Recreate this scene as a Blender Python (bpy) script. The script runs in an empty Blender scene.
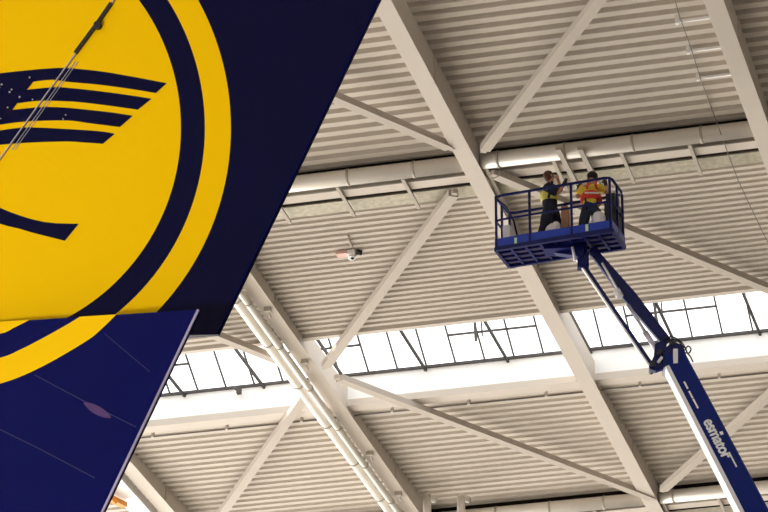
import bpy, bmesh, math, random
from mathutils import Vector as V, Matrix
random.seed(7)
SC = bpy.context.scene
COL = SC.collection
# ------------------------------------------------------------------ camera
F = 3500.0
PITCH = math.atan((1930-256)/F)
AZ = math.atan(1034*math.cos(PITCH)/F)
EYE = V((0, 0, 1.6))
FW = V((-math.sin(AZ)*math.cos(PITCH), math.cos(AZ)*math.cos(PITCH), math.sin(PITCH)))
RT = V((math.cos(AZ), math.sin(AZ), 0))
UP = RT.cross(FW)
HD = V((-math.sin(AZ), math.cos(AZ), 0))        # horizontal heading
cam = bpy.data.cameras.new('camera'); co = bpy.data.objects.new('camera', cam); COL.objects.link(co)
cam.sensor_width = 36; cam.lens = F/768*36; cam.clip_end = 1000
co.location = EYE; co.rotation_euler = (math.pi/2+PITCH, 0, AZ)
SC.camera = co
def ray(x, y): return FW + RT*((x-384)/F) + UP*((256-y)/F)
def onz(x, y, z): r = ray(x, y); return EYE + r*((z-EYE.z)/r.z)
def ony(x, y, Y): r = ray(x, y); return EYE + r*(Y/r.y)
def pd(x, y, d): r = ray(x, y); return EYE + r*(d/r.dot(HD))
def onplane(x, y, p0, n): r = ray(x, y); return EYE + r*((p0-EYE).dot(n)/r.dot(n))
# ------------------------------------------------------------------ materials
def mat(name, col, rough=.5, metal=0, noise=0, scale=3, coat=0, spec=.5, bump=0):
    m = bpy.data.materials.new(name); m.use_nodes = True
    nt = m.node_tree; b = nt.nodes['Principled BSDF']
    b.inputs['Base Color'].default_value = (*col, 1); b.inputs['Roughness'].default_value = rough
    b.inputs['Metallic'].default_value = metal; b.inputs['Coat Weight'].default_value = coat
    b.inputs['Coat Roughness'].default_value = .05; b.inputs['Specular IOR Level'].default_value = spec
    tc = nt.nodes.new('ShaderNodeTexCoord'); n = nt.nodes.new('ShaderNodeTexNoise')
    n.inputs['Scale'].default_value = scale; n.inputs['Detail'].default_value = 5
    nt.links.new(tc.outputs['Object'], n.inputs['Vector'])
    mx = nt.nodes.new('ShaderNodeMix'); mx.data_type = 'RGBA'
    a = max(noise, .02)
    mx.inputs[6].default_value = (*[c*(1-a) for c in col], 1); mx.inputs[7].default_value = (*[min(1, c*(1+a)) for c in col], 1)
    nt.links.new(n.outputs['Fac'], mx.inputs[0]); nt.links.new(mx.outputs[2], b.inputs['Base Color'])
    if bump:
        bp = nt.nodes.new('ShaderNodeBump'); bp.inputs['Strength'].default_value = bump; bp.inputs['Distance'].default_value = .02
        nt.links.new(n.outputs['Fac'], bp.inputs['Height']); nt.links.new(bp.outputs[0], b.inputs['Normal'])
    return m
M = {}
M['deck'] = mat('deck_paint', (.56, .50, .435), .6, spec=.12, noise=.06, scale=.6)
M['girder'] = mat('girder_paint', (.62, .555, .49), .55, spec=.15, noise=.04, scale=.8)
M['brace'] = mat('brace_paint', (.52, .46, .40), .55, spec=.15, noise=.05, scale=2)
M['pipe'] = mat('galvanised_pipe', (.80, .75, .68), .42, metal=.15, noise=.08, scale=2)
M['beam'] = mat('beam_paint', (.47, .42, .36), .5, spec=.2, noise=.05)
M['dark'] = mat('gap_shade_and_seal', (.022, .017, .013), .9, spec=.02, noise=.2)  # near black: valley gap shade put into the colour; seal strips share it
M['tray'] = mat('perforated_tray', (.46, .42, .33), .5, metal=.4, noise=.5, scale=9)
M['white'] = mat('white_fascia', (.93, .92, .91), .5)
M['wire'] = mat('grey_wire', (.16,.14,.12), .6)
M['wall'] = mat('hangar_wall', (.06,.055,.05), .6, noise=.1, scale=.2)
M['bar'] = mat('glazing_bar', (.09, .085, .085), .6, spec=.1, noise=.1)
M['tie'] = mat('skylight_tie', (.06, .055, .055), .6, spec=.1, noise=.1)
M['floor'] = mat('hangar_floor', (.52, .50, .46), .5, noise=.1, scale=.2)
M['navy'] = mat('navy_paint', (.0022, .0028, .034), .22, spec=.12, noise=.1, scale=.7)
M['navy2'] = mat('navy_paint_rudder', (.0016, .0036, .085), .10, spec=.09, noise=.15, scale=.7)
M['yellow'] = mat('yellow_paint', (1.0, .60, .0), .35, spec=.08, noise=.015, scale=.3)
M['seam'] = mat('bare_metal', (.60, .57, .68), .3, metal=.5)
M['edge'] = mat('lit_edge', (.42, .38, .55), .3, metal=.3, noise=.6, scale=1.2)  # pale lilac rim: light on the edge put into the colour
M['patch'] = mat('access_panel', (.075, .03, .15), .3, noise=.2, scale=4)
M['panelline'] = mat('panel_line', (.008, .008, .11), .35)
M['blue'] = mat('lift_blue', (.001, .013, .17), .35, spec=.12, noise=.1, scale=2)
M['blue2'] = mat('lift_blue_bright', (.012, .045, .42), .35, spec=.3, noise=.1, scale=4)
M['rail'] = mat('rail_blue', (.006, .010, .10), .4, spec=.2, noise=.1, scale=4)
M['mesh'] = mat('floor_mesh', (.10,.075,.12), .6, noise=.2, scale=6)
M['lwhite'] = mat('lift_white', (.88, .87, .92), .4)
M['letter'] = mat('lettering_white', (.93, .93, .95), .5)
M['black'] = mat('black_rubber', (.015, .014, .018), .6, noise=.2, scale=8)
M['skin'] = mat('skin', (.50, .25, .16), .5, noise=.08, scale=8)
M['hair'] = mat('brown_hair', (.10, .035, .015), .6, noise=.4, scale=30, bump=.4)
M['cap'] = mat('black_cap', (.012, .010, .014), .7, noise=.2, scale=10)
M['navycloth'] = mat('navy_cloth', (.012, .014, .035), .85, noise=.3, scale=9, bump=.4)
M['trousers'] = mat('dark_trousers', (.022, .040, .075), .85, noise=.3, scale=8, bump=.4)
M['hivis'] = mat('hivis_yellow', (.80, .75, .16), .6, noise=.15, scale=9, bump=.3)
M['hivisshirt'] = mat('hivis_shirt', (.85, .66, .06), .7, noise=.15, scale=9, bump=.3)
M['orange'] = mat('orange_red_harness', (.85, .06, .03), .6, noise=.15, scale=9)
M['reflect'] = mat('reflective_tape', (.80, .80, .78), .4)
M['kraft'] = mat('kraft_card', (.50, .27, .15), .8, noise=.1, scale=5)
M['bag'] = mat('white_sack', (.78, .74, .78), .7, noise=.1, scale=7, bump=.5)
M['orange2'] = mat('orange_hoist', (.80, .30, .03), .5, noise=.15, scale=4)
M['green'] = mat('pale_green_tag', (.55, .80, .50), .6)
M['pink'] = mat('pink_housing', (.75, .48, .42), .5)
def glass():
    m = bpy.data.materials.new('skylight_glass'); m.use_nodes = True; nt = m.node_tree; nt.nodes.clear()
    o = nt.nodes.new('ShaderNodeOutputMaterial'); mx = nt.nodes.new('ShaderNodeMixShader'); t = nt.nodes.new('ShaderNodeBsdfTransparent')
    g = nt.nodes.new('ShaderNodeBsdfGlossy'); g.inputs['Roughness'].default_value = .05
    t.inputs['Color'].default_value = (.97, .98, .98, 1); mx.inputs[0].default_value = .05
    nt.links.new(t.outputs[0], mx.inputs[1]); nt.links.new(g.outputs[0], mx.inputs[2]); nt.links.new(mx.outputs[0], o.inputs[0]); return m
M['glass'] = glass()
# ------------------------------------------------------------------ mesh builder
class MB:
    def __init__(s): s.v = []; s.f = []; s.m = []; s.sm = []
    def face(s, pts, mi=0, smooth=False):
        n = len(s.v); s.v += [V(p) for p in pts]; s.f.append(list(range(n, n+len(pts)))); s.m.append(mi); s.sm.append(smooth); return s
    def hull8(s, a, b, mi=0):      # a,b: two rings of points (same count) -> closed prism
        n = len(s.v); k = len(a); s.v += [V(p) for p in a]+[V(p) for p in b]
        fs = [list(range(n, n+k))[::-1], list(range(n+k, n+2*k))]+[[n+i, n+(i+1) % k, n+k+(i+1) % k, n+k+i] for i in range(k)]
        s.f += fs; s.m += [mi]*len(fs); s.sm += [False]*len(fs); return s
    def box(s, x0, x1, y0, y1, z0, z1, mi=0):
        return s.hull8([(x0,y0,z0),(x1,y0,z0),(x1,y1,z0),(x0,y1,z0)], [(x0,y0,z1),(x1,y0,z1),(x1,y1,z1),(x0,y1,z1)], mi)
    def obox(s, c, ax, ay, az, sx, sy, sz, mi=0):
        c = V(c); ax = ax*(sx/2); ay = ay*(sy/2); az = az*(sz/2)
        q = [(-1,-1),(1,-1),(1,1),(-1,1)]
        return s.hull8([c+ax*i+ay*j-az for i, j in q], [c+ax*i+ay*j+az for i, j in q], mi)
    def beam(s, p, q, w, h, side=None, w2=None, h2=None, mi=0, bev=0):   # w along side, h along the other
        p = V(p); q = V(q); d = (q-p).normalized()
        side = V(side) if side is not None else d.cross(V((0,0,1)))
        if side.length < 1e-4: side = V((1,0,0))
        side = (side-d*side.dot(d)).normalized(); o = d.cross(side)
        w2 = w2 or w; h2 = h2 or h
        if bev:
            b = bev; pr = lambda W, H: [(-W/2+b,-H/2),(W/2-b,-H/2),(W/2,-H/2+b),(W/2,H/2-b),(W/2-b,H/2),(-W/2+b,H/2),(-W/2,H/2-b),(-W/2,-H/2+b)]
        else: pr = lambda W, H: [(-W/2,-H/2),(W/2,-H/2),(W/2,H/2),(-W/2,H/2)]
        return s.hull8([p+side*a+o*c for a, c in pr(w,h)], [q+side*a+o*c for a, c in pr(w2,h2)], mi)
    def tube(s, pts, r, n=12, mi=0, cap=True):
        pts = [V(p) for p in pts]; rs = r if isinstance(r, (list, tuple)) else [r]*len(pts)
        rings = []; ref = None
        for i, p in enumerate(pts):
            d = (pts[min(i+1, len(pts)-1)]-pts[max(i-1, 0)]).normalized()
            if ref is None: ref = d.orthogonal().normalized()
            ref = (ref-d*ref.dot(d)).normalized(); o = d.cross(ref)
            b = len(s.v); s.v += [p+(ref*math.cos(t)+o*math.sin(t))*rs[i] for t in [2*math.pi*k/n for k in range(n)]]; rings.append(b)
        for a, b in zip(rings, rings[1:]):
            for k in range(n): s.f.append([a+k, a+(k+1) % n, b+(k+1) % n, b+k]); s.m.append(mi); s.sm.append(True)
        if cap:
            s.f.append([rings[0]+k for k in range(n)][::-1]); s.f.append([rings[-1]+k for k in range(n)]); s.m += [mi, mi]; s.sm += [False, False]
        return s
    def ball(s, c, rx, ry=None, rz=None, n=12, mi=0, R=None):
        c = V(c); ry = ry or rx; rz = rz or rx; b = len(s.v); R = R or Matrix.Identity(3)
        for i in range(n//2+1):
            t = math.pi*i/(n//2)
            for k in range(n):
                u = 2*math.pi*k/n; s.v.append(c+R@V((rx*math.sin(t)*math.cos(u), ry*math.sin(t)*math.sin(u), rz*math.cos(t))))
        for i in range(n//2):
            for k in range(n):
                s.f.append([b+i*n+k, b+(i+1)*n+k, b+(i+1)*n+(k+1) % n, b+i*n+(k+1) % n]); s.m.append(mi); s.sm.append(True)
        return s
    def build(s, name, mats, parent=None, root=None):
        """root = world location of the thing's Empty (meshes are stored relative to it)"""
        if parent is not None:
            off = root if root is not None else parent.location.copy()
        else:
            xs = [v.x for v in s.v]; ys = [v.y for v in s.v]; zs = [v.z for v in s.v]
            off = V(((min(xs)+max(xs))/2, (min(ys)+max(ys))/2, min(zs)))
        me = bpy.data.meshes.new(name); me.from_pydata([v-off for v in s.v], [], s.f)
        mats = mats if isinstance(mats, (list, tuple)) else [mats]
        for k in mats: me.materials.append(M[k])
        for p, mi, sm in zip(me.polygons, s.m, s.sm): p.material_index = mi; p.use_smooth = sm
        bm = bmesh.new(); bm.from_mesh(me); bmesh.ops.remove_doubles(bm, verts=bm.verts, dist=1e-5); bmesh.ops.recalc_face_normals(bm, faces=bm.faces) if name not in NOFLIP else None
        bm.to_mesh(me); bm.free(); me.update()
        o = bpy.data.objects.new(name, me); COL.objects.link(o)
        if parent is not None: o.parent = parent
        else: o.location = off
        return o
NOFLIP = ()
def thing(name, label, cat, loc, group=None):
    o = bpy.data.objects.new(name, None); COL.objects.link(o); o.location = loc; o.empty_display_size = .3
    o['label'] = label; o['category'] = cat
    if group: o['group'] = group
    return o
def tag(o, label, cat, group=None):
    o['label'] = label; o['category'] = cat
    if group: o['group'] = group
    return o
def struct(o): o['kind'] = 'structure'; return o
def lab(o, t): o['label'] = t; return o
def copy_tree(o, dx):
    m = {}
    def rec(a, par):
        c = a.copy(); COL.objects.link(c); c.parent = par
        if par is None: c.location = a.location+V(dx)
        for ch in list(a.children): rec(ch, c)
        return c
    return rec(o, None)
# ------------------------------------------------------------------ hangar roof
H = 33.4                       # underside of the girders
SP = 5.87                      # girder spacing
GX = {k: -14.39+SP*(k-1) for k in range(-4, 6)}   # girder centre lines; 1 is the one behind the basket
GW = .36
PER = 19.0
X0, X1 = GX[-4]-1, GX[5]+1
YV = 61.0                      # valley line (deck end) on the near side
YS0, YS1 = 68.50, 72.15        # skylight opening
YD = 62.75                     # deck restart beyond the valley
ZV, ZR = H+.49, H+.25          # deck height at the valley and at the ridge
def deck_profile(y0, z0, y1, z1, pitch):
    n = round(abs(y1-y0)/pitch); p = (y1-y0)/n; pts = []
    L = lambda y: z0+(z1-z0)*(y-y0)/(y1-y0)
    for i in range(n):
        a = y0+i*p
        for t, dz in ((0,0),(.26,0),(.38,.115),(.66,.115),(.78,0)):
            y = a+p*t; pts.append((y, L(y)+dz))
    pts.append((y1, z1)); return pts
def deck(y0, z0, y1, z1, pitch=.385):
    b = MB(); pr = deck_profile(y0, z0, y1, z1, pitch)
    for (ya, za), (yb, zb) in zip(pr, pr[1:]): b.face([(X0,ya,za),(X1,ya,za),(X1,yb,zb),(X0,yb,zb)])
    top = max(z0, z1)+.35
    b.face([(X0,y0,top),(X1,y0,top),(X1,y1,top),(X0,y1,top)])
    for y, z in ((y0,z0),(y1,z1)): b.face([(X0,y,z),(X1,y,z),(X1,y,top),(X0,y,top)])
    return struct(b.build('ceiling', 'deck'))
def skylight(k, off, full=True):
    a, b_ = YS0+off, YS1+off; n = 'window_%d' % k
    root = bpy.data.objects.new(n, None); COL.objects.link(root); root.location = (0, (a+b_)/2, ZR); root['kind'] = 'structure'
    up = .66; zt = ZR+up; ridge = (a+b_)/2; zr = zt+(b_-ridge)*.51
    m = MB(); m.box(X0,X1,b_,b_+.12,ZR+.02,zt); m.box(X0,X1,a-.12,a,ZR+.02,zt); m.build('upstand', 'white', root)
    g = MB()
    g.face([(X0,b_,zt+.1),(X1,b_,zt+.1),(X1,ridge,zr+.1),(X0,ridge,zr+.1)]); g.face([(X0,a,zt+.1),(X1,a,zt+.1),(X1,ridge,zr+.1),(X0,ridge,zr+.1)]); g.build('pane', 'glass', root)
    m = MB()
    m.box(X0,X1,b_-.07,b_,zt-.02,zt+.04); m.box(X0,X1,a,a+.07,zt-.02,zt+.04); m.box(X0,X1,ridge-.05,ridge+.05,zr-.03,zr+.07)
    st = .695; xb = onz(429, 371.5, zt).x; i0 = math.ceil((X0-xb)/st); i = i0; x = xb+i*st
    while x < X1:
        for ye in (a, b_): m.beam((x,ye,zt+.03), (x,ridge,zr+.03), .036, .05)
        x += st
    # transoms of the vents
    x = xb+i0*st; i = i0; ts = .42
    while x < X1:
        if i % 6 in (1, 2, 3):
            for ye, sg in ((b_, -1), (a, 1)):
                yy = ye+sg*(b_-ridge)*ts; zz = zt+(zr-zt)*ts; m.beam((x,yy,zz+.02), (x+st,yy,zz+.02), .05, .04, side=(0,1,0))
        x += st; i += 1
    m.build('glazing_bar', 'bar', root)
    if full:
        x = GX[1]+SP/3*.15
        j = 0; kk = math.ceil((X0-GX[1])/(SP/3))
        while GX[1]+.4+kk*SP/3 < X1:
            xx = GX[1]+.08+kk*SP/3; t = MB(); t.beam((xx,a-.02,zt-.06), (xx,b_+.02,zt-.06), .058, .06); t.build('tie_bar', 'tie', root); kk += 1
        for q in (-12, -6, 0, 6, 12, 18):
            xx = xb+(q+2)*st+.08; yy = b_-1.30
            t = MB(); t.beam((xx,yy,zt+.42), (xx+.02,yy,zt-.05), .06, .05, side=(1,0,0)); t.tube([(xx+.15,yy,zt+.45),(xx+.17,yy,zt+.05)], .02, 8); t.build('vent_motor', 'bar', root)
    return root
for k, off in ((1, -PER), (2, 0), (3, PER)): skylight(k, off)
for off in (-PER, 0, PER):
    deck(YD+off, H+.43, YS0+off-.12, ZR, .235)
    deck(YS1+off+.35, ZR+.03 if off >= 0 else H+.85, YV+PER+off, H+.56 if off > 0 else H+.56 if off == 0 else ZV, .365 if off >= 0 else .34)
    # header beam beyond the skylight and its thin conduit
    m = MB(); m.box(X0,X1,YS1+off-.02,YS1+off+.34,ZR-.10,ZR+.06); struct(m.build('trim_%d' % (1+round((off+PER)/PER)), 'girder'))
    m = MB(); m.box(X0,X1,YS0+off-.16,YS0+off-.0,ZR-.03,ZR+.05); struct(m.build('trim_%d' % (4+round((off+PER)/PER)), 'girder'))
# valley troughs
def valley(k, off):
    y0, y1 = YV+off, YD+off
    m = MB(); m.box(X0,X1,y0-.05,y1+.05,ZV+.75,ZV+.85); m.box(X0,X1,y0+.01,y0+.16,H+.385,ZV+.8); struct(m.build('trim_%d' % (7+k), 'dark'))  # black strip and trough top stand in for the shadow above the duct
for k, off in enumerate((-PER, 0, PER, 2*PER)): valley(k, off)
# girders
def girder(k):
    x = GX[k]; w = GW/2
    names = {-1: 'wide beige roof girder at the lower left corner beside the tail', 0: 'beige roof girder carrying two silver pipes, crossing the skylight behind the tail',
             1: 'long beige roof girder passing right behind the blue lift basket', 2: 'beige roof girder at the upper right corner of the photo'}
    r = thing('roof_girder', names.get(k, 'beige roof girder outside the picture'), 'girder', (x, 61, H), 'roof girders')
    m = MB(); ya, yb = 44, 99
    m.box(x-w+.025,x+w-.025,ya,yb,H+.03,H+.62); m.build('web', 'girder', r)
    m = MB(); m.box(x-w,x+w,ya,yb,H,H+.03); m.build('bottom_flange', 'girder', r)
    for off in (-PER, 0, PER):
        for yy in (YV+off+.55,):
            if 44 < yy < 99:
                m = MB(); m.box(x-w-.008,x+w+.008,yy-.2,yy+.2,H+.05,H+.45); m.build('splice_plate', 'girder', r)
    for yy in (47, 50.5, 57.2, 66.2, 76.5):
        m = MB(); m.box(x+w-.03,x+w+.0,yy-.04,yy+.04,H+.03,H+.6); m.build('stiffener', 'girder', r)
    return r
for k in range(-2, 4): girder(k)
# ------------------------------------------------------------------ braces
ZB = H+.03
def brace(x0, y0, x1, y1, label, w=.21):
    a = V((x0,y0,ZB)); b = V((x1,y1,ZB)); d = (b-a).normalized(); a2 = a+d*.17; b2 = b-d*.17
    r = thing('diagonal_brace', label, 'brace', (a+b)/2, 'diagonal braces under the roof')
    m = MB(); m.beam(a2, b2, w, .14, side=d.cross(V((0,0,1)))); m.build('bar', 'brace', r)
    for p, e in ((a2, 1), (b2, -1)):
        m = MB(); m.beam(p-d*e*.12, p+d*e*.18, w*.55, .10, side=d.cross(V((0,0,1)))); m.build('end_plate', 'brace', r)
    return r
G = GX
def bpx(x0, y0, x1, y1, label):
    a = onz(x0, y0, ZB); b = onz(x1, y1, ZB); brace(a.x, a.y, b.x, b.y, label)
bpx(482,152, 651,-68, 'beige diagonal brace at the top middle, rising right from the pipe line')
bpx(455,149, 240,56, 'thin beige diagonal brace emerging from behind the tail at upper left')
bpx(456,190, 324,368, 'beige diagonal brace between the pink lamp and the basket, ending on the skylight')
bpx(490,172, 858,326, 'beige diagonal brace running right from behind the lift basket')
bpx(306,394, 214,524, 'beige diagonal brace going down left from the skylight beside the tail')
bpx(334,376, 656,499, 'long thin beige diagonal brace below the skylight, in the lower middle')
bpx(296,367, 150,309, 'short beige diagonal brace above the skylight, just right of the tail corner')
bpx(858,316, 661,491, 'beige diagonal brace crossing behind the lettered main boom')
# ------------------------------------------------------------------ valley pipes, valley beam, trays, hangers
def valley_kit(off, first):
    row = 'upper' if off == 0 else 'lower'
    for k in range(-2, 3):
        a, b = G[k]+GW/2, G[k+1]-GW/2
        where = {-2: 'at its left end behind the tail', -1: 'next to the tail', 0: 'between tail and basket girder', 1: 'over the lift basket', 2: 'at the right edge'}[k]
        # duct
        yc, zc = 60.92+off, H+.21
        r = thing('duct_pipe', 'round silver duct in the %s pipe line, %s' % (row, where), 'pipe', ((a+b)/2, yc, zc-.17), 'silver ducts along the roof valleys')
        m = MB(); m.tube([(a,yc,zc),(b,yc,zc)], .165, 20); m.build('duct', 'pipe', r)
        n = 4
        for i in range(n):
            xx = a+(b-a)*(i+.25)/n
            m = MB(); m.tube([(xx-.025,yc,zc),(xx+.025,yc,zc)], .178, 20); m.build('clamp', 'beam', r)
        # beam with flange
        yb = 61.36+off; zb = H+.15
        r = thing('valley_beam', 'beige steel beam behind the %s silver duct, %s' % (row, where), 'beam', ((a+b)/2, yb, zb), 'valley beams behind the ducts')
        m = MB(); m.box(a,b,yb+.02,yb+.26,zb+.03,H+.38); m.build('web', 'beam', r)
        m = MB(); m.box(a,b,yb-.02,yb+.30,zb,zb+.03); m.build('bottom_flange', 'girder', r)
        m = MB(); m.box(a,b,yb+.30,yb+.38,zb-.01,zb+.04); m.build('seal_strip', 'dark', r)
        # perforated tray
        yt = 62.10+off; zt = H+.30
        r = thing('cable_tray', 'perforated metal cable tray beyond the %s silver duct, %s' % (row, where), 'cable tray', ((a+b)/2, yt, zt), 'cable trays along the roof valleys')
        m = MB(); m.box(a,b,yt,yt+.50,zt,zt+.02); m.build('tray_floor', 'tray', r)
        m = MB(); m.box(a,b,yt+.49,yt+.51,zt,zt+.08); m.build('tray_edge', 'beam', r)
        # hangers
        for i in range(4):
            xx = a+(b-a)*(i+.25)/4-.28
            yh = 61.10+off
            m = MB(); m.beam((xx,yh-.05,H+.10), (xx-.02,yh+1.35,H+.12), .07, .05, side=(1,0,0)); m.beam((xx,yh-.05,H+.1),(xx,yh-.05,H+.34), .05, .05, side=(1,0,0))
            side = ['leftmost', 'second', 'third', 'rightmost'][i]
            o = m.build('hanger_bracket', 'beam')
            tag(o, '%s hanger bracket under the %s duct %s' % (side, row, where), 'bracket', 'hanger brackets of the ducts')
valley_kit(0, True); valley_kit(PER-.1, False)
# two bigger dark struts above the workers
for px, nm in ((558, 'left'), (580, 'right')):
    p = onz(px, 148, H+.06); m = MB(); m.beam(p, p+V((.02,1.75,.0)), .10, .09, side=(1,0,0)); o = m.build('pipe_strut', 'beam')
    tag(o, '%s one of two dark struts slanting across the duct over the two workers' % nm, 'strut', 'struts above the workers')
# pipes along girder 0
def long_pipe(name, x, z, r, ya, yb, label):
    t = thing(name, label, 'pipe', (x, (ya+yb)/2, z-r), 'pipes along the second girder')
    m = MB(); m.tube([(x,ya,z),(x,yb,z)], r, 20); m.build('pipe_run', 'pipe', t)
    y = ya+1
    while y < yb:
        m = MB(); m.tube([(x,y-.03,z),(x,y+.03,z)], r+.015, 20); m.build('collar', 'beam', t)
        m = MB(); m.beam((x,y,z+r),(x,y,H+.3), .03, .03); m.build('hanger_rod', 'beam', t); y += 2.4
x0 = G[0]-GW/2
long_pipe('silver_pipe', x0-.30, H-.02, .135, 50, 96, 'thick bright silver pipe running left of the second girder')
long_pipe('silver_pipe', x0-.03, H-.16, .08, 50, 96, 'thinner silver pipe hugging the second girder')
for i, yy in enumerate((64.2, 66.1, 69.0, 74.6, 77.3)):
    m = MB(); m.box(G[0]-.05,G[0]+.10,yy-.05,yy+.05,H-.10,H+.01); m.tube([(G[0]+.02,yy,H-.02),(G[0]+.02,yy+.25,H-.12)], .03, 8)
    tag(m.build('junction_box', 'beam'), 'small grey junction box under the piped girder, number %s from the top' % ['one','two','three','four','five'][i], 'junction box', 'junction boxes on the piped girder')
# conduit below the skylight header
for k in range(-2, 3):
    a, b = G[k]+GW/2, G[k+1]-GW/2; r = thing('conduit', 'thin brown conduit under the skylight header, %s' % {-2: 'hidden by the tail', -1: 'beside the tail', 0: 'between piped girder and basket girder', 1: 'left of and behind the lettered boom', 2: 'beyond the right edge'}[k], 'conduit', ((a+b)/2, YS1+.55, ZR-.1), 'conduits under the skylight')
    m = MB(); m.tube([(a,YS1+.5,ZR-.14),(b,YS1+.5,ZR-.14)], .022, 8); m.build('tube', 'wire', r)
    for i in range(3):
        xx = a+(b-a)*(i+.5)/3; m = MB(); m.box(xx-.03,xx+.03,YS1+.45,YS1+.55,ZR-.16,ZR+.04); m.build('clip', 'girder', r)
# small things on the ceiling
p = onz(350, 253, H+.33)
t = thing('ceiling_lamp', 'small pink and white lamp fitting alone on the corrugated ceiling', 'lamp', p)
m = MB(); m.obox(p+V((-.17,0,0)), V((1,0,0)), V((0,1,0)), V((0,0,1)), .24, .20, .08); m.build('housing', 'pink', t)
m = MB(); m.obox(p+V((.04,.0,-.02)), V((1,0,0)), V((0,1,0)), V((0,0,1)), .16, .2, .1); m.tube([p+V((.04,0,-.06)),p+V((.04,-.02,-.14))], .08, 12); m.build('lamp_body', 'white', t)
m = MB(); m.ball(p+V((.06,-.02,-.13)), .045, n=10); m.tube([p+V((.16,0,0)),p+V((.24,.05,0))], .06, 10); m.build('lens', 'black', t)
m = MB(); m.tube([p+V((.1,-.1,.05)),p+V((.12,-.45,.02)),p+V((.16,-.75,.05))], .018, 6); m.build('cable', 'beam', t)
for i, (xa, xb, y) in enumerate(((677, 712, 19.5), (688, 723, 49), (698, 735, 76))):
    a = onz(xa, y+2.3, H+.55); b = onz(xb, y-1.5, H+.55); b.y = a.y
    m = MB(); m.beam(a, b, .05, .05, side=(0,1,0)); m.box(a.x-.03,a.x+.03,a.y-.04,a.y+.04,a.z-.05,a.z+.1)
    tag(m.build('light_batten', 'white'), '%s white metal rod reaching from the upper right girder' % ['top', 'middle', 'bottom'][i], 'rod', 'white rods at the upper right girder')
pts = [onz(x, y, H+.5) for x, y in ((670,-20),(679,15),(690,45),(701,80),(713,112))]
m = MB(); m.tube(pts, .011, 6); tag(m.build('cable', 'wire'), 'thin dark cable on the ceiling past the three white rods', 'cable')
pts = [onz(x, y, H+.1) for x, y in ((713,112),(726,148),(738,180),(752,210),(768,243),(785,280))]
m = MB(); m.tube(pts, .011, 6); tag(m.build('cable', 'wire'), 'thin dark cable hanging below the duct at the right edge', 'cable')
for i, px in enumerate((427, 461)):
    p = onz(px, 497, H+.1); m = MB(); m.tube([p, p+V((.0,-.0,-.75))], .10, 12); m.tube([p+V((0,0,.02)),p+V((.1,.35,.05))], .09, 12)
    tag(m.build('stub_pipe', 'pipe'), '%s of two short silver pipe stubs at the bottom edge' % ['left', 'right'][i], 'pipe', 'pipe stubs at the bottom edge')
p = onz(212, 388, ZR+.3)
p = onz(239, 391, ZR+.5); m = MB(); m.obox(p, V((1,0,0)), V((0,1,0)), V((0,0,1)), .10, .12, .14); m.tube([p, p+V((-.12,-.05,.08))], .03, 8)
tag(m.build('sensor', 'bar'), 'small dark sensor on the white skylight fascia near the tail', 'sensor')
# white duct and orange hoist rail by the lower left girder
xg = G[-1]-GW/2
m = MB(); m.box(xg-.62,xg-.12,72,96,H-.12,H+.12); tag(m.build('duct', 'white'), 'rectangular white duct beside the lower left girder', 'duct')
p = onz(112, 497, H-.25); m = MB(); m.beam(p+V((-.25,-.5,0)), p+V((.12,.6,0)), .16, .12); m.beam(p+V((.0,.0,0)), p+V((.12,0,-.15)), .08, .08)
tag(m.build('hoist_rail', 'orange2'), 'orange hoist rail at the bottom edge right beside the tail', 'rail')
# ------------------------------------------------------------------ floor
m = MB(); m.face([(-90,-30,0),(90,-30,0),(90,130,0),(-90,130,0)]); struct(m.build('floor', 'floor'))
m = MB(); m.box(55,55.4,-35,125,0,38); struct(m.build('wall_right', 'wall'))
m = MB(); m.box(-90,55,-35.4,-35,0,38); struct(m.build('wall_front', 'wall'))
m = MB(); m.box(-90.4,-90,-35,75,0,38); struct(m.build('wall_left', 'wall'))
m = MB(); m.box(-90,55,125,125.4,0,38); struct(m.build('wall_back', 'wall'))
for i, (ya, yb) in enumerate(((-35, 43), (100, 125))):
    m = MB(); m.box(X0,55,ya,yb,35.5,35.8); struct(m.build('ceiling', 'deck'))
m = MB(); m.box(X1,55,43,100,35.5,35.8); struct(m.build('ceiling', 'deck'))
# ------------------------------------------------------------------ aircraft tail
YT = 40.0
def clip(poly, a, b, c):   # keep a*x+b*y+c>=0
    out = []
    for i in range(len(poly)):
        p, q = poly[i], poly[(i+1) % len(poly)]; dp = a*p[0]+b*p[1]+c; dq = a*q[0]+b*q[1]+c
        if dp >= 0: out.append(p)
        if dp*dq < 0: t = dp/(dp-dq); out.append((p[0]+t*(q[0]-p[0]), p[1]+t*(q[1]-p[1])))
    return out if len(out) > 2 else None
def annulus(cx, cy, r0, r1, n=180):
    q = []
    for i in range(n):
        a, b = 2*math.pi*i/n, 2*math.pi*(i+1)/n
        P = lambda r, t: (cx+r*math.cos(t), cy+r*math.sin(t))
        q.append([P(r0,a),P(r1,a),P(r1,b),P(r0,b)] if r0 > 0 else [(cx,cy),P(r1,a),P(r1,b)])
    return q
def smooth_curve(pts, n=8):
    out = []
    for i in range(len(pts)-1):
        p0 = pts[max(i-1,0)]; p1 = pts[i]; p2 = pts[i+1]; p3 = pts[min(i+2,len(pts)-1)]
        for k in range(n):
            t = k/n
            out.append(tuple(.5*((2*p1[j])+(-p0[j]+p2[j])*t+(2*p0[j]-5*p1[j]+4*p2[j]-p3[j])*t*t+(-p0[j]+3*p1[j]-3*p2[j]+p3[j])*t**3) for j in (0,1)))
    out.append(pts[-1]); return out
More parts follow.
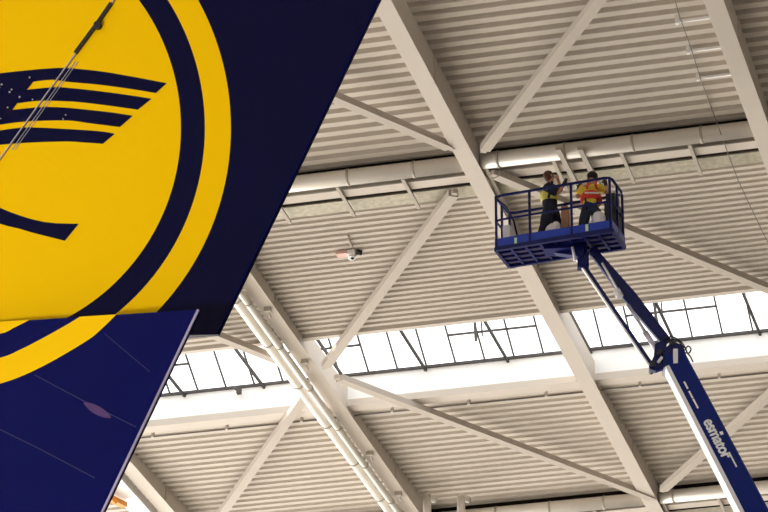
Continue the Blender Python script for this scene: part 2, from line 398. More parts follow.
def resample(c, n):
    L = [0]
    for a, b in zip(c, c[1:]): L.append(L[-1]+math.hypot(a[0]-b[0], a[1]-b[1]))
    out = []
    for i in range(n):
        s = L[-1]*i/(n-1); j = 0
        while j < len(L)-2 and L[j+1] < s: j += 1
        t = (s-L[j])/max(1e-9, L[j+1]-L[j]); out.append((c[j][0]+t*(c[j+1][0]-c[j][0]), c[j][1]+t*(c[j+1][1]-c[j][1])))
    return out
def strip(up, lo, n=24):
    a = resample(smooth_curve(up), n); b = resample(smooth_curve(lo), n)
    return [[a[i], a[i+1], b[i+1], b[i]] for i in range(n-1)]
crane = []
F1u = [(-12,75.5),(0,73.5),(33,70),(52,68.5),(67,68.3),(100,71.5),(133,77),(167,83.5)]; F1l = [(-12,88),(15,86),(33,82),(53,80),(67,82),(100,85),(133,89.5),(156,93.3)]
F2u = [(-12,95),(5,93),(27,90),(53,87.5),(67,88),(100,91.5),(133,96),(151.7,99)]; F2l = [(-12,106),(17,103.5),(40,101),(67,101.5),(83,102.7),(110,106),(138,110)]
F3u = [(-12,113),(13,110),(43,107.3),(67,108),(87,110),(110,112.5),(133,116)]; F3l = [(-12,127),(0,125),(27,121.7),(67,120.7),(90,123.5),(120,127.3)]
F4u = [(-12,133),(0,130.7),(27,127.7),(67,129.3),(100,131.5),(115,134)]; F4l = [(-12,147),(0,145),(33,142.7),(67,141.7),(85,142.7),(103,144)]
for u, l in ((F1u,F1l),(F2u,F2l),(F3u,F3l),(F4u,F4l)): crane += strip(u, l)
body = strip([(-230,70),(-200,62),(-150,78),(-100,85),(-50,80),(-12,75.5)], [(-230,74),(-200,80),(-150,110),(-100,150),(-50,165),(-12,147)])
crane += body
# inner filling left of the slits
fill = [[(-13,75),(30,70.5),(33,82),(27,90),(-13,96)], [(-13,94),(20,90),(17,103.5),(13,110),(-13,114)], [(-13,111),(0,112),(-6,131),(-13,132)]]
fill2 = [[(-13,86),(34,81.5),(27,90.3),(-13,95.5)], [(-13,104),(18,103),(12.5,110.5),(-13,114)], [(-13,126),(-4,125),(-7,132),(-13,133.5)]]
crane_l = fill2
tailp = strip([(-150,105),(-100,150),(-50,185),(0,208),(27,218),(50,223),(79,224)], [(-170,120),(-110,175),(-50,206),(0,224),(20,229),(33,233),(65,241)])
crane += tailp
CX, CY = -34, 128
yel = annulus(CX, CY, 239, 265)+annulus(CX, CY, 0, 215)
# hinge line x = 115-.71875*y
HL = (1, .71875, -115)       # >0 right of hinge
BOT = (.0, -1, 334.6)        # above the bottom edge of upper rudder
def emblem(name, shapes, fn, n, parent, root, halves):
    """shapes: list of (polys, material index, lift)"""
    mb = MB()
    for polys, mi, lift in shapes:
        for p in polys:
            for h in halves:
                p = clip(p, *h)
                if p is None: break
            if p: mb.face([fn(*q)+n*lift for q in p], mi)
    return mb.build(name, ['yellow', 'navy'], parent, root)
TR = ony(100, 700, YT); TR.z = 8
tail = thing('airliner_tail', 'huge navy blue aircraft tail fin with yellow crane emblem filling the left side', 'aircraft tail', TR)
fny = lambda x, y: ony(x, y, YT)
hx = lambda y: 115-.71875*y
NF = V((0,-1,0))
def slab(poly, fn, n, th):       # th: thickness per vertex, behind the visible skin
    mb = MB(); a = [fn(*p) for p in poly]; mb.hull8(a, [q-n*t for q, t in zip(a, th)]); return mb
gap = 1.0
fin = slab([(hx(-175)-gap,-175),(hx(1000)-gap,1000),(-1250,1000),(-420,-175)], fny, NF, [.5,.9,.9,.5]).build('fin', 'navy', tail)
teu = lambda y: 380-.4836*y
up_r = slab([(hx(-175)+gap,-175),(teu(-175),-175),(teu(334.6),334.6),(hx(340)+gap,340)], fny, NF, [.45,.05,.05,.6]).build('upper_rudder', 'navy', tail)
shapes = [(yel,0,.004),(crane,1,.008),(crane_l,1,.012)]
emblem('emblem', shapes, fny, NF, fin, TR, [(-HL[0],-HL[1],-HL[2]-gap)])
emblem('emblem', shapes, fny, NF, up_r, TR, [(HL[0],HL[1],HL[2]-gap), BOT])
# lower rudder, swung towards the camera
A1 = fny(hx(331)+gap, 331); A2 = fny(hx(900)+gap, 900); T1 = ony(199, 309.5, YT-1.1)
NL = (A2-A1).cross(T1-A1).normalized()
if NL.y > 0: NL = -NL
fnl = lambda x, y: onplane(x, y, A1, NL)
tel = lambda y: 199-.474*(y-309.5)
lo_poly = [(hx(331)+gap,331),(0,322),(80,317),(199,309.5),(tel(512),512),(tel(900),900),(hx(900)+gap,900)]
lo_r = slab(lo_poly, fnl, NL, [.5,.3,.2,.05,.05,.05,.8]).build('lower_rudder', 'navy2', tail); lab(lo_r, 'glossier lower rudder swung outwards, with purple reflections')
ring_o = [(-130,395),(-60,398),(0,384),(40,368),(87,341),(104,327),(117,314.2),(120,311)]
ring_i = [(-130,372),(-60,371),(0,358),(20,350),(38,341),(60,329),(80,317),(84,313)]
in_o = [(-130,345),(-60,345),(0,334),(12,329),(30,320),(36,316)]
top_e = [(-130,300),(-60,300),(0,300),(12,300),(30,300),(36,300)]
lshapes = [(strip(ring_i, ring_o, 60),0,.006),(strip(top_e, in_o, 40),0,.006)]
emblem('emblem', lshapes, fnl, NL, lo_r, TR, [(.0628,1,-321.9), (1,.71875,-116)])
def seamline(name, pts, w, matn, fn, n, parent, lift=.015):
    mb = MB()
    for (a, b) in zip(pts, pts[1:]):
        dx, dy = b[0]-a[0], b[1]-a[1]; L = math.hypot(dx, dy); ox, oy = -dy/L*w/2, dx/L*w/2
        q = [(a[0]+ox,a[1]+oy),(b[0]+ox,b[1]+oy),(b[0]-ox,b[1]-oy),(a[0]-ox,a[1]-oy)]
        mb.hull8([fn(*p)+n*lift for p in q], [fn(*p) for p in q])
    return mb.build(name, matn, parent, TR)
seamline('trailing_edge', [(198.6,310),(tel(900)-.5,900)], 2.2, 'edge', fnl, NL, lo_r)  # painted strip standing in for the lit edge face
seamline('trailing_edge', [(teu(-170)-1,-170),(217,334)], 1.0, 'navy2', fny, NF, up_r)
seamline('hinge_seam', [(hx(-60),-60),(hx(170),170)], .9, 'seam', fny, NF, fin, .03)
seamline('hinge_edge', [(hx(62)+5,62),(hx(150)+5,150)], .5, 'seam', fny, NF, up_r, .02)
seamline('hinge_edge', [(hx(62)+8,62),(hx(150)+8,150)], .4, 'seam', fny, NF, up_r, .02)
seamline('hinge_slot', [(76,54),(96,27),(112,4)], 3.2, 'black', fny, NF, fin, .045)
mb = MB(); c = fny(99, 27); mb.tube([c, c+NF*.09], .052, 14); mb.build('hinge_pin', 'black', fin, TR)
seamline('panel_line', [(-5,427),(40,449),(95,478)], .9, 'panelline', fnl, NL, lo_r, .006)
seamline('panel_line', [(35,375),(82,400),(136,427)], .9, 'panelline', fnl, NL, lo_r, .006)
seamline('panel_line', [(105,334),(150,372)], .7, 'panelline', fnl, NL, lo_r, .006)
mb = MB(); pl = []
for i in range(24):
    t = 2*math.pi*i/24; u = 15.5*math.cos(t); w = 4.2*math.sin(t)*(1-abs(math.cos(t))**3*.5); ca, sa = math.cos(.5), math.sin(.5)
    pl.append((97.5+u*ca-w*sa, 410.5+u*sa+w*ca))
mb.hull8([fnl(*p)+NL*.012 for p in pl], [fnl(*p) for p in pl]); mb.build('access_panel', 'patch', lo_r, TR)
mb = MB()
for x, y, r_ in ((30,78,1.1),(2,85,1.2),(0,88,.8),(12,90,1.1),(10,92.5,1.2),(20,97.5,1.3),(8,108,1.0),(33,100,.8),(66,115.5,.9),(63.5,119.5,.9),(-8,120,.9),(1,119,.7)):
    c = fny(x, y)+NF*.01; mb.tube([c, c+NF*.012], r_*.0125*.9, 8)
mb.build('rivet', 'seam', fin, TR)
# ------------------------------------------------------------------ boom lift
ZF = 31.0
c0 = onz(495, 249, ZF); c1 = onz(609, 231, ZF); c2 = onz(624, 247, ZF); c3 = onz(512, 266, ZF)
LD = ((c1-c0)+(c2-c3)).normalized(); DD = V((0,0,1)).cross(LD)
LL = ((c1-c0).length+(c2-c3).length)/2; WW = abs((c3-c0).dot(DD)+(c2-c1).dot(DD))/2
O = ((c0+c1+c2+c3)/4)-LD*LL/2-DD*WW/2
LL *= 1.025; O = O-LD*.02
Z = V((0,0,1))
def bp(l, w, z): return O+LD*l+DD*w+Z*z
lift = thing('boom_lift', 'blue and white boom lift raising a railed basket to the hangar roof', 'boom lift', V((0,0,0)))
dB = (O+DD*WW/2+LD*LL*.65-EYE).dot(HD)
kn = pd(667, 355, dB)
bot_y = 1893; base = pd(689+.52*(bot_y-385), bot_y, dB-3.5)
lift.location = V((base.x, base.y, 0)); LR = lift.location.copy()
def lp(mb, name, mats, parent=None): return mb.build(name, mats, parent or lift, LR)
# basket
basket = MB()
for w in (0, WW): basket.beam(bp(0,w,.0), bp(LL,w,.0), .06, .08, side=DD)
for l in (0, LL): basket.beam(bp(l,0,0), bp(l,WW,0), .06, .08, side=LD)
for i in range(1, 8): basket.beam(bp(LL*i/8,0,0), bp(LL*i/8,WW,0), .05, .05, side=LD)
for i in range(1, 4): basket.beam(bp(0,WW*i/4,-.0), bp(LL,WW*i/4,-.0), .045, .05, side=DD)
bk = lp(basket, 'basket_frame', 'rail')
g = MB(); g.obox(bp(LL/2,WW/2,.035), LD, DD, Z, LL, WW, .02); lp(g, 'floor_plate', 'mesh', bk)
g = MB(); g.obox(bp(LL/2,-.005,.11), LD, DD, Z, LL+.02, .02, .21); g.obox(bp(LL/2,WW+.005,.11), LD, DD, Z, LL+.02, .02, .21)
g.obox(bp(-.005,WW/2,.11), DD, LD, Z, WW, .02, .21); g.obox(bp(LL+.005,WW/2,.11), DD, LD, Z, WW, .02, .21); lp(g, 'toe_board', 'blue2', bk)
def rail(z, name, r=.022, gapl=False):
    pts = []; c = .12
    cs = [(0,0),(LL,0),(LL,WW),(0,WW)]
    for i, (l, w) in enumerate(cs):
        p = V((l, w)); a = V(cs[i-1]); b = V(cs[(i+1) % 4])
        pa = p+(a-p).normalized()*c; pb = p+(b-p).normalized()*c
        for t in (0,.5,1): q = pa*(1-t)**2+p*2*t*(1-t)+pb*t*t; pts.append(bp(q.x, q.y, z))
    pts.append(pts[0]); mb = MB(); mb.tube(pts, r, 10, cap=False); return lp(mb, name, 'rail', bk)
rail(1.14, 'top_rail', .028); rail(.62, 'mid_rail', .022)
for l, w in ((0.02,0),(LL*.30,0),(LL*.66,0),(LL-.02,0),(LL-.02,WW),(LL*.5,WW),(0.02,WW),(0,WW*.5),(LL,WW*.5)):
    mb = MB(); mb.beam(bp(l,w,0), bp(l,w,1.14), .042, .042, side=LD); lp(mb, 'post', 'rail', bk)
mb = MB(); mb.tube([bp(.02,.05,1.1),bp(.18,.12,.95),bp(.28,.3,.7),bp(.3,.5,.35)], .02, 8); lp(mb, 'gate_bar', 'rail', bk)
mb = MB(); mb.obox(bp(LL-.13,WW*.65,.50), LD, DD, Z, .22, .42, .62); mb.obox(bp(LL-.13,WW*.65,.9), LD, DD, Z, .18, .3, .18); cb = lp(mb, 'control_box', 'black', bk)
mb = MB(); mb.tube([bp(LL-.16,WW*.55,.98),bp(LL-.16,WW*.55,1.12)], .02, 8); mb.ball(bp(LL-.16,WW*.55,1.13), .03); lp(mb, 'joystick', 'black', cb)
mb = MB(); mb.obox(bp(.42,-.02,.10), LD, DD, Z, .05, .012, .13); lp(mb, 'tag_plate', 'green', bk)
mb = MB(); mb.obox(bp(LL*.79,-.02,.13), LD, DD, Z, .055, .012, .14); lp(mb, 'tag_plate', 'green', bk)
# support under basket
sc = bp(LL*.62, WW*.5, -.05)
mb = MB(); mb.beam(bp(LL*.38,WW*.35,-.06), bp(LL*.72,WW*.6,-.06), .35, .09, side=DD); mb.hull8([bp(LL*.42,WW*.4,-.08),bp(LL*.72,WW*.4,-.08),bp(LL*.70,WW*.4,-.30)], [bp(LL*.42,WW*.62,-.08),bp(LL*.72,WW*.62,-.08),bp(LL*.70,WW*.62,-.30)]); sup = lp(mb, 'basket_bracket', 'rail')
mb = MB(); mb.tube([pd(572.5,247,dB-.15),pd(575,261,dB-.15)], .028, 8); lp(mb, 'bracket_cylinder', 'lwhite', sup)
# jib : two parallel bars
ja, jb = pd(579,259,dB), pd(652,366,dB)
ka, kb = pd(594,253,dB), pd(667,343,dB)
perp = HD
mb = MB(); mb.beam(ja, jb, .075, .075, side=perp); lo_bar = lp(mb, 'jib_lower_bar', 'rail')
dj = (jb-ja).normalized(); nj = HD.cross(dj); nj = nj if nj.z < 0 else -nj
mb = MB(); mb.beam(ja+nj*.05-HD*.01, jb+nj*.05-HD*.01, .075, .03, side=perp); lp(mb, 'edge_face', 'lwhite', lo_bar)
mb = MB(); km = ka.lerp(kb,.5); mb.beam(ka, km, .10, .16, side=perp, h2=.26); mb.beam(km, kb, .10, .26, side=perp, h2=.20)
mb.tube([ka-HD*.1, ka+HD*.1], .09, 14); up_bar = lp(mb, 'jib_upper_bar', 'rail')
mb = MB(); mb.tube([pd(602,263,dB-.08),pd(622,297,dB-.08)], .022, 8); mb.tube([pd(616,290,dB-.1),pd(620,297,dB-.1)], .075, 10); lp(mb, 'hose_guard', 'lwhite', up_bar)
mb = MB(); mb.tube([pd(628,305,dB-.05),pd(645,332,dB-.05)], .035, 10); mb.tube([pd(645,332,dB-.05),pd(658,352,dB-.05)], .055, 10, ); lp(mb, 'jib_cylinder', 'seam', up_bar)
mb = MB(); mb.obox(pd(583,262,dB), RT, HD, Z, .22, .16, .28); mb.tube([pd(583,262,dB-.14),pd(583,262,dB+.14)], .08, 14); lp(mb, 'jib_head', 'rail')
# knuckle
def prism(mb, pxs, d0, d1, mi=0):
    mb.hull8([pd(x,y,dB+d0) for x, y in pxs], [pd(x,y,dB+d0)+HD*(d1-d0) for x, y in pxs], mi)
mb = MB()
prism(mb, [(655,344),(662,340),(667,343),(664,368),(656,371),(650,369),(649,366),(654,356)], -.12, -.02)
prism(mb, [(663,350),(671,343),(680,344),(686,353),(687,362),(683,371),(672,373),(664,367)], -.18, .22)
prism(mb, [(672,342),(681,344),(685,350),(684,374),(676,378),(668,370)], .1, .3)
kk = lp(mb, 'knuckle', 'rail')
for (x, y, r) in ((652,367,.05),(659,356,.05),(671,347,.045),(672,374,.06)):
    mb = MB(); c = pd(x,y,dB); mb.tube([c-HD*.22, c+HD*.25], r, 12); lp(mb, 'pin', 'black', kk)
mb = MB(); mb.obox(pd(675.5,359,dB-.22), RT, HD, UP, .085, .08, .36); lp(mb, 'valve_box', 'lwhite', kk)
mb = MB(); mb.obox(pd(660,360,dB-.16), (RT*.8-UP*.6).normalized(), HD, (UP*.8+RT*.6).normalized(), .05, .05, .13); lp(mb, 'link_plate', 'lwhite', kk)
for pts in ([(661,341),(668,337),(676,338),(683,344),(687,352)], [(663,343),(670,339.5),(678,341),(684,348)], [(685,350),(688,346),(691,349),(689,353),(686,352)], [(686,352),(690,356),(693,362)]):
    mb = MB(); mb.tube([pd(x,y,dB-.1) for x, y in resample(smooth_curve(pts), 14)], .014, 6); lp(mb, 'hose', 'black', kk)
# main boom
cl = lambda y: 689+.52*(y-385)
pt = pd(cl(362)-1.5, 362, dB); d = (base-pt).normalized()
side = HD-d*HD.dot(d); side.normalize(); nrm = d.cross(side)      # nrm : across the face
if nrm.dot(RT) < 0: nrm = -nrm
w0, w1 = .405, .75
mb = MB()
p1 = pt+d*.0; L = (base-pt).length
mb.beam(p1, base, w0, w0, side=side, w2=w1, h2=w1, bev=.03)
bm_ = lp(mb, 'main_boom', 'blue')
mb = MB()                                                            # rounded head
hd = []
for i in range(9):
    t = math.pi*i/8; hd.append(pt-d*(.17*math.sin(t))+nrm*(w0/2*math.cos(t)))
mb.hull8([q-side*w0/2*.96 for q in hd], [q+side*w0/2*.96 for q in hd]); lp(mb, 'boom_head', 'blue', bm_)
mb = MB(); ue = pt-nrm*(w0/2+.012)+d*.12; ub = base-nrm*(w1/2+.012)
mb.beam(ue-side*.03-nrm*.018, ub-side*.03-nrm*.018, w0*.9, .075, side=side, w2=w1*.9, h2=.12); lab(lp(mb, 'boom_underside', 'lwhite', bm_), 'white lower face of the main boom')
# lettering: built from the letter shapes of the built-in font
def text(s, size, loc, xdir, ydir, name, parent, ext=.004, off=.012, sx=1, bold=0):
    cu = bpy.data.curves.new(name, 'FONT'); cu.body = s; cu.size = size; cu.extrude = ext; cu.offset = off; cu.space_character = .95
    tmp = bpy.data.objects.new(name, cu); COL.objects.link(tmp); bpy.context.view_layer.update()
    me = bpy.data.meshes.new_from_object(tmp.evaluated_get(bpy.context.evaluated_depsgraph_get())); bpy.data.objects.remove(tmp)
    zd = xdir.cross(ydir)
    for v in me.vertices: v.co = loc+xdir*(v.co.x*sx)+ydir*v.co.y+zd*v.co.z-LR
    if bold:
        bm2 = bmesh.new(); bm2.from_mesh(me); bm2.verts.ensure_lookup_table()
        geo = bm2.verts[:]+bm2.edges[:]+bm2.faces[:]
        for k, (u, v_) in enumerate(((1,0),(-1,0),(0,1),(0,-1))):
            g_ = bmesh.ops.duplicate(bm2, geom=geo)['geom']
            for q in g_:
                if isinstance(q, bmesh.types.BMVert): q.co += xdir*(u*bold)+ydir*(v_*bold)+zd*(.0006*(k+1))
        bm2.to_mesh(me); bm2.free()
    me.materials.clear(); me.materials.append(M['letter']); o = bpy.data.objects.new(name, me); COL.objects.link(o); o.parent = parent; return o
def boomw(s): return w0+(w1-w0)*s/L
def onboom(y, acr):     # y pixel of centre line, acr metres across from centre
    c = pd(cl(y), y, dB); s = (c-pt).dot(d); return pt+d*s+nrm*acr-side*(boomw(s)/2+.006)
TXD = d; TYD = nrm
st = onboom(428, -.115); text('esmator', .31, st, TXD, TYD, 'lettering', bm_, off=0, sx=.90, bold=.010)
for yy, n_ in ((387.5, .20), (397.5, .20), (407, .26)):
    mb = MB(); mb.obox(onboom(yy+3, -.085)-side*.002, d, nrm, side, n_*.85, .034, .005); lp(mb, 'small_lettering', 'letter', bm_)
a = onboom(457, -.02)
mb = MB(); mb.obox(onboom(472, .05)-side*.004, d, nrm, side, .34, .030, .008); lp(mb, 'lettering_rule', 'letter', bm_)
mb = MB(); mb.obox(onboom(445.0, .095)-side*.003, d, nrm, side, .07, .06, .006); lp(mb, 'lettering_block', 'letter', bm_)
# turntable and chassis on the floor (below the picture)
bx = base
mb = MB(); mb.beam(base-d*.2, V((base.x+1.2, base.y, 1.7)), .8, .8, side=HD, w2=1, h2=1); lp(mb, 'turret', 'blue')
mb = MB(); mb.box(bx.x-1.2,bx.x+2.6,bx.y-1.1,bx.y+1.1,.7,1.5); lp(mb, 'chassis', 'blue')
for sx in (-.7, 2.1):
    for sy in (-1.25, 1.25):
        mb = MB(); mb.tube([(bx.x+sx,bx.y+sy-.22,.6),(bx.x+sx,bx.y+sy+.22,.6)], .6, 24); lp(mb, 'wheel', 'black')
# ------------------------------------------------------------------ loose items in the basket
mb = MB(); c = bp(LL*.535, WW*.66, .05)
mb.hull8([c+LD*a+DD*b for a, b in ((-.07,-.07),(.07,-.07),(.07,.07),(-.07,.07))], [c+LD*a+DD*b+Z*.88 for a, b in ((-.068,-.068),(.068,-.068),(.068,.068),(-.068,.068))])
tag(mb.build('cardboard_box', 'kraft'), 'tall brown cardboard box standing in the basket between the two workers', 'box')
mb = MB(); c = bp(LL*.475, WW*.22, .05)
mb.ball(c+Z*.20, .17, .12, .19, 16); mb.ball(c+Z*.32+LD*.06, .09, .08, .10, 12); tag(mb.build('sack', 'bag'), 'crumpled whitish sack on the basket floor at the left worker’s feet'.replace('’', "'"), 'sack')
t = thing('canister', 'white canister on the basket floor right of the worker in orange', 'canister', bp(LL*.86, WW*.3, .05)); c = t.location.copy()
mb = MB(); mb.tube([c, c+Z*.02, c+Z*.40, c+Z*.47, c+Z*.5], [.11,.13,.13,.10,.05], 18); mb.build('body', 'lwhite', t)
mb = MB(); mb.tube([c+Z*.5,c+Z*.55], .045, 12); mb.build('cap', 'black', t)
t = thing('tool_case', 'white tool case standing at the left end of the basket', 'case', bp(.17, WW*.45, .05)); c = t.location.copy()
mb = MB(); mb.obox(c+Z*.26, LD, DD, Z, .14, .42, .5); mb.build('case', 'lwhite', t)
mb = MB(); mb.tube([c+Z*.5+DD*.1, c+Z*.58+DD*.06, c+Z*.58-DD*.06, c+Z*.5-DD*.1], .015, 8); mb.build('handle', 'black', t)
# ------------------------------------------------------------------ people
def skin(name, verts, edges, radii, mats, parent, root, sub=2, rootv=0):
    me = bpy.data.meshes.new(name); me.from_pydata([v-root for v in verts], edges, []); me.materials.append(M[mats])
    o = bpy.data.objects.new(name, me); COL.objects.link(o); o.parent = parent
    md = o.modifiers.new('s', 'SKIN'); md.use_smooth_shade = True; md.branch_smoothing = .4
    lay = me.skin_vertices[0] if me.skin_vertices else None
    if lay is None:
        bm = bmesh.new(); bm.from_mesh(me); bm.verts.layers.skin.verify(); bm.to_mesh(me); bm.free(); lay = me.skin_vertices[0]
    for i, r in enumerate(radii):
        rr = r if isinstance(r, tuple) else (r, r); lay.data[i].radius = rr; lay.data[i].use_root = (i == rootv)
    sb = o.modifiers.new('b', 'SUBSURF'); sb.levels = sub; sb.render_levels = sub
    return o
def chains(J, lst):
    names = []; edges = []
    for ch in lst:
        for n in ch:
            if n not in names: names.append(n)
        edges += [(names.index(a), names.index(b)) for a, b in zip(ch, ch[1:])]
    return names, edges
def person(label, J, R, face, look, mt):
    """J joint name -> world point; face = forward dir of the head"""
    foot = J['pelvis'].copy(); foot.z = ZF+.05
    r = thing('person', label, 'person', foot); root = foot
    Rb = dict(pelvis=.115, waist=.105, chest=.125, neckb=.06, neck=.052, head=.085, crown=.085, chin=.05, shL=.06, shR=.06, elL=.042, elR=.042, wrL=.03, wrR=.03, haL=.036, haR=.036,
              hipL=.085, hipR=.085, knL=.058, knR=.058, anL=.042, anR=.042, toL=.035, toR=.035)
    lst = [['pelvis','waist','chest','neckb','neck','head','crown'],['head','chin'],['neckb','shL','elL','wrL','haL'],['neckb','shR','elR','wrR','haR'],['pelvis','hipL','knL','anL','toL'],['pelvis','hipR','knR','anR','toR']]
    n, e = chains(J, lst); body = skin('body', [J[k] for k in n], e, [Rb[k] for k in n], 'skin', r, root)
    # clothes
    n, e = chains(J, [['pelvis','hipL','knL','anL'],['pelvis','hipR','knR','anR'],['pelvis','waist']])
    Rt = dict(pelvis=.175, waist=.15, hipL=.135, hipR=.135, knL=.10, knR=.10, anL=.08, anR=.08)
    skin('trousers', [J[k] for k in n], e, [Rt[k] for k in n], mt['trousers'], r, root)
    J['slL'] = J['shL'].lerp(J['elL'], mt.get('sleeve', 1.0)); J['slR'] = J['shR'].lerp(J['elR'], mt.get('sleeve', 1.0))
    ch = [['pelvis','waist','chest','neckb'],['neckb','shL','slL'],['neckb','shR','slR']]
    Rs = dict(pelvis=.16, waist=.165, chest=.185, neckb=.10, shL=.11, shR=.11, slL=.075, slR=.075)
    if mt.get('long'):
        ch[1].append('wrL'); ch[2].append('wrR'); Rs['wrL'] = .042; Rs['wrR'] = .042
    n, e = chains(J, ch); skin('shirt', [J[k] for k in n], e, [Rs[k] for k in n], mt['shirt'], r, root)
    if mt.get('vest'):
        J['v0'] = J['waist'].lerp(J['chest'], mt['v'][0]); J['v1'] = J['waist'].lerp(J['chest'], mt['v'][1]); J['vm'] = J['v0'].lerp(J['v1'], .5)
        skin('vest', [J['v0'], J['vm'], J['v1']], [(0,1),(1,2)], mt['vr'], mt['vest'], r, root)
    # boots
    for s in 'LR':
        a, t_ = J['an'+s], J['to'+s]
        heel = a+(a-t_).normalized()*.05; heel.z = a.z-.06
        skin('boot', [a+Z*.10, a, t_, heel], [(0,1),(1,2),(1,3)], [.065,.062,.048,.045], 'black', r, root)
    # hands: palm, four fingers and thumb
    for s in 'LR':
        w, h = J['wr'+s], J['ha'+s]; dh = (h-w).normalized(); lat = dh.cross(V((0,0,1)))
        lat = lat.normalized() if lat.length > .1 else RT.copy(); cu = lat.cross(dh)
        mm = 'black' if mt['glove'+s] else 'skin'
        for i, ln in enumerate((.072,.082,.078,.062)):
            b = h+lat*(i-1.5)*.021; c1_ = b+dh*ln*.5; c2_ = c1_+(dh*.7+cu*.7)*ln*.35; c3_ = c2_+(dh*.2+cu)*ln*.25
            skin('finger', [b-dh*.01, c1_, c2_, c3_], [(0,1),(1,2),(2,3)], [.011,.010,.009,.008], mm, r, root, 1)
        b = w.lerp(h, .6)-lat*.03; skin('thumb', [b, b-lat*.025+dh*.02, b-lat*.035+dh*.05+cu*.02], [(0,1),(1,2)], [.013,.012,.010], mm, r, root, 1)
        if mt['glove'+s]: skin('glove', [w-dh*.03, w, h, h+dh*.02], [(0,1),(1,2),(2,3)], [.045,.042,.045,.035], 'black', r, root)
    # head features
    hd_, cr = J['head'], J['crown']; upv = (cr-hd_).normalized(); fc = (face-upv*face.dot(upv)).normalized(); sd = fc.cross(upv)
    Rm = Matrix((sd, fc, upv)).transposed()
    c = hd_+upv*.035
    mb = MB(); mb.ball(c+fc*.102-upv*.02, .014, .024, .022, 10, R=Rm); mb.build('nose', 'skin', r, root)
    for s in (-1, 1):
        mb = MB(); mb.ball(c+fc*.088+sd*.033*s+upv*.012, .013, .010, .009, 10, R=Rm); mb.build('eye', 'lwhite', r, root)
        mb = MB(); mb.ball(c+fc*.097+sd*.033*s+upv*.012, .006, .005, .006, 8, R=Rm); mb.build('pupil', 'black', r, root)
        mb = MB(); mb.ball(c+sd*.092*s-fc*.005-upv*.01, .012, .022, .034, 10, R=Rm); mb.build('ear', 'skin', r, root)
    mb = MB(); mb.ball(c+fc*.088-upv*.052, .026, .010, .008, 10, R=Rm); mb.build('mouth', 'pink', r, root)
    mb = MB(); mb.ball(c-fc*.022+upv*.035, .107, .105, .105, 18, R=Rm)
    if mt['hair'] == 'cap':
        mb.hull8([c+fc*.06+sd*.07*i+upv*.045 for i in (-1,1)]+[c+fc*.16+sd*.05*i+upv*.03 for i in (1,-1)], [c+fc*.06+sd*.07*i+upv*.058 for i in (-1,1)]+[c+fc*.16+sd*.05*i+upv*.04 for i in (1,-1)])
        mb.build('cap', 'cap', r, root)
    else:
        mb.ball(c-fc*.06-upv*.02, .075, .06, .08, 14, R=Rm); mb.build('hair', 'hair', r, root)
    return r, root, J
# worker 1 (left), seen from behind and the side, looking up to the right
dm = (bp(LL*.4, WW*.45, 0)-EYE).dot(HD)
Lh = lambda x, y, o=0: pd(x, y, dm+o)
def onfloor(x, o, z=.14):
    p = pd(x, 240, dm+o); p.z = ZF+z; return p
J1 = dict(pelvis=Lh(551,212), waist=Lh(549.5,203), chest=Lh(549,193), neckb=Lh(550.5,185.5), neck=Lh(550.5,182), head=Lh(550.5,178.5), crown=Lh(549.2,175.5), chin=Lh(553.5,180.5,-.01),
          shL=Lh(556,188.5,.12), elL=Lh(562,191,.2), wrL=Lh(558.5,182,.16), haL=Lh(557,178,.15),
          shR=Lh(546,188.5,-.14), elR=Lh(558,193.5,-.2), wrR=Lh(563.5,185,-.12), haR=Lh(565.5,181.5,-.08),
          hipL=Lh(555,214,.07), hipR=Lh(547,214,-.07), knL=Lh(557,229,.12), knR=Lh(544.5,226,-.08))
J1['anL'] = onfloor(556,.10); J1['anR'] = onfloor(538.5,-.05); J1['toL'] = J1['anL']+RT*.17-Z*.07; J1['toR'] = J1['anR']+RT*.17-Z*.07
r1, rt1, J1 = person('worker with brown hair in navy clothes and yellow vest, left in the basket, looking up', J1, None, (RT*.85+Z*.35+HD*.3), None,
    dict(trousers='navycloth', shirt='navycloth', vest='hivis', v=(-.1,1.3), vr=[.185,.20,.195], hair='hair', gloveL=False, gloveR=True))
mb = MB(); pa = J1['neckb']-HD*.18+RT*.03; pb = J1['waist']-HD*.225-RT*.03; mb.beam(pa, pb, .05, .015, side=RT); mb.build('strap', 'navycloth', r1, rt1)
mb = MB(); pa = J1['chest']-HD*.215; mb.beam(pa-RT*.13, pa+RT*.1-Z*.03, .012, .04, side=HD); mb.build('reflective_tape', 'reflect', r1, rt1)
# worker 2 (right), seen from behind, bent forward
dm = (bp(LL*.78, WW*.42, 0)-EYE).dot(HD)
J2 = dict(pelvis=Lh(591,208,.0), waist=Lh(591,202,.03), chest=Lh(591.5,192,.12), neckb=Lh(592,184.5,.16), neck=Lh(592.3,182,.2), head=Lh(592.3,179.5,.25), crown=Lh(592.3,177,.27), chin=Lh(592.3,181.5,.31),
          shL=Lh(583.5,188,.12), elL=Lh(577,198,.2), wrL=Lh(578.5,189,.36), haL=Lh(580,184,.42),
          shR=Lh(600,187.5,.12), elR=Lh(607,194,.2), wrR=Lh(606,186,.36), haR=Lh(605,181.5,.42),
          hipL=Lh(586,211), hipR=Lh(596.5,211), knL=Lh(583,226,.02), knR=Lh(597,225,.05))
J2['anL'] = onfloor(583,.0); J2['anR'] = onfloor(598.5,.05); J2['toL'] = J2['anL']+HD*.17-Z*.07; J2['toR'] = J2['anR']+HD*.17-Z*.07
r2, rt2, J2 = person('worker seen from behind in yellow shirt and orange-red harness, dark trousers, right in the basket', J2, None, (HD+Z*.1), None,
    dict(trousers='trousers', shirt='hivisshirt', vest='orange', v=(-.25,.72), vr=[.22,.235,.23], hair='cap', gloveL=True, gloveR=True, sleeve=.75))
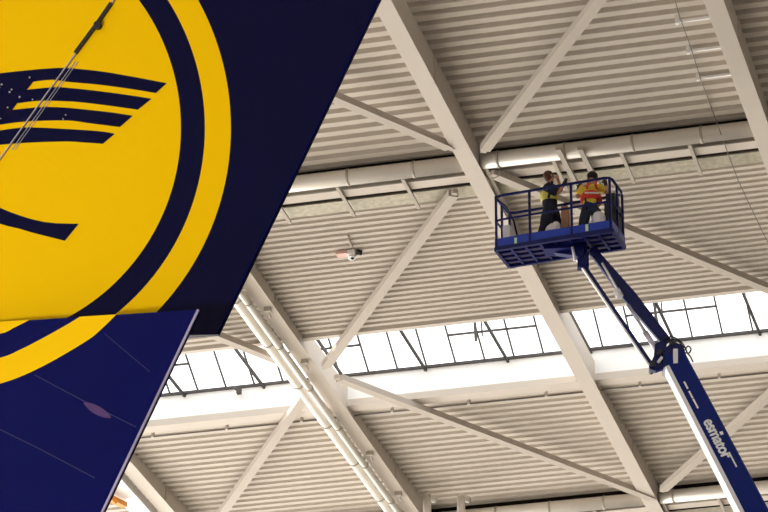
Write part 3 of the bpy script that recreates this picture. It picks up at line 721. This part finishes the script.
for s in (-1, 1):
    mb = MB(); mb.tube([J2['chest']-HD*.17+RT*.10*s-Z*.02, J2['chest']-HD*.15+RT*.07*s+Z*.09, J2['neckb']-HD*.07+RT*.09*s+Z*.045], .022, 8); mb.build('harness_strap', 'orange', r2, rt2)
    mb = MB(); mb.tube([J2['waist']-HD*.15+RT*.12*s, J2['pelvis']-HD*.165+RT*.1*s, J2['hip'+('L' if s < 0 else 'R')]-HD*.11-Z*.03], .018, 8); mb.build('leg_strap', 'navycloth', r2, rt2)
mb = MB(); pa = J2['waist'].lerp(J2['chest'],.38)-HD*.235; mb.beam(pa-RT*.14, pa+RT*.14, .012, .03, side=HD); mb.build('reflective_tape', 'reflect', r2, rt2)
# ------------------------------------------------------------------ light
w = bpy.data.worlds.new('sky'); SC.world = w; w.use_nodes = True
bg = w.node_tree.nodes['Background']; bg.inputs[0].default_value = (1.0, .985, .96, 1); bg.inputs[1].default_value = 2.2
def area(name, loc, target, sx, sy, e, col=(1,1,1)):
    l = bpy.data.lights.new(name, 'AREA'); l.shape = 'RECTANGLE'; l.size = sx; l.size_y = sy; l.energy = e; l.color = col
    o = bpy.data.objects.new(name, l); COL.objects.link(o); o.location = loc; o.rotation_euler = (V(target)-V(loc)).to_track_quat('-Z', 'Y').to_euler(); return o
area('hangar_door_daylight', (-62, 112, 12), (-12, 66, 34), 60, 20, 42000, (1, .98, .95))
sl = bpy.data.lights.new('sun', 'SUN'); sl.energy = 7.5; sl.angle = .03; sl.color = (1, .95, .88)
fl = bpy.data.lights.new('tail_fill_spot', 'SPOT'); fl.energy = 23000; fl.spot_size = .75; fl.spot_blend = .6; fl.shadow_soft_size = 1.5; fl.color = (1, .95, .88)  # unseen spot added to brighten the yellow on the tail
fo = bpy.data.objects.new('tail_fill_spot', fl); COL.objects.link(fo); fo.location = (-26, 6, 3); fo.rotation_euler = (V((-18.5,40,21))-fo.location).to_track_quat('-Z', 'Y').to_euler()
so = bpy.data.objects.new('sun', sl); COL.objects.link(so); so.rotation_euler = V((.55, -.12, -.83)).to_track_quat('-Z', 'Y').to_euler()
SC.view_settings.view_transform = 'Standard'; SC.view_settings.look = 'None'; SC.view_settings.exposure = 0.25; SC.view_settings.gamma = 1
SC.view_settings.use_curve_mapping = False
SC.cycles.max_bounces = 8
SC.cycles.use_denoising = True
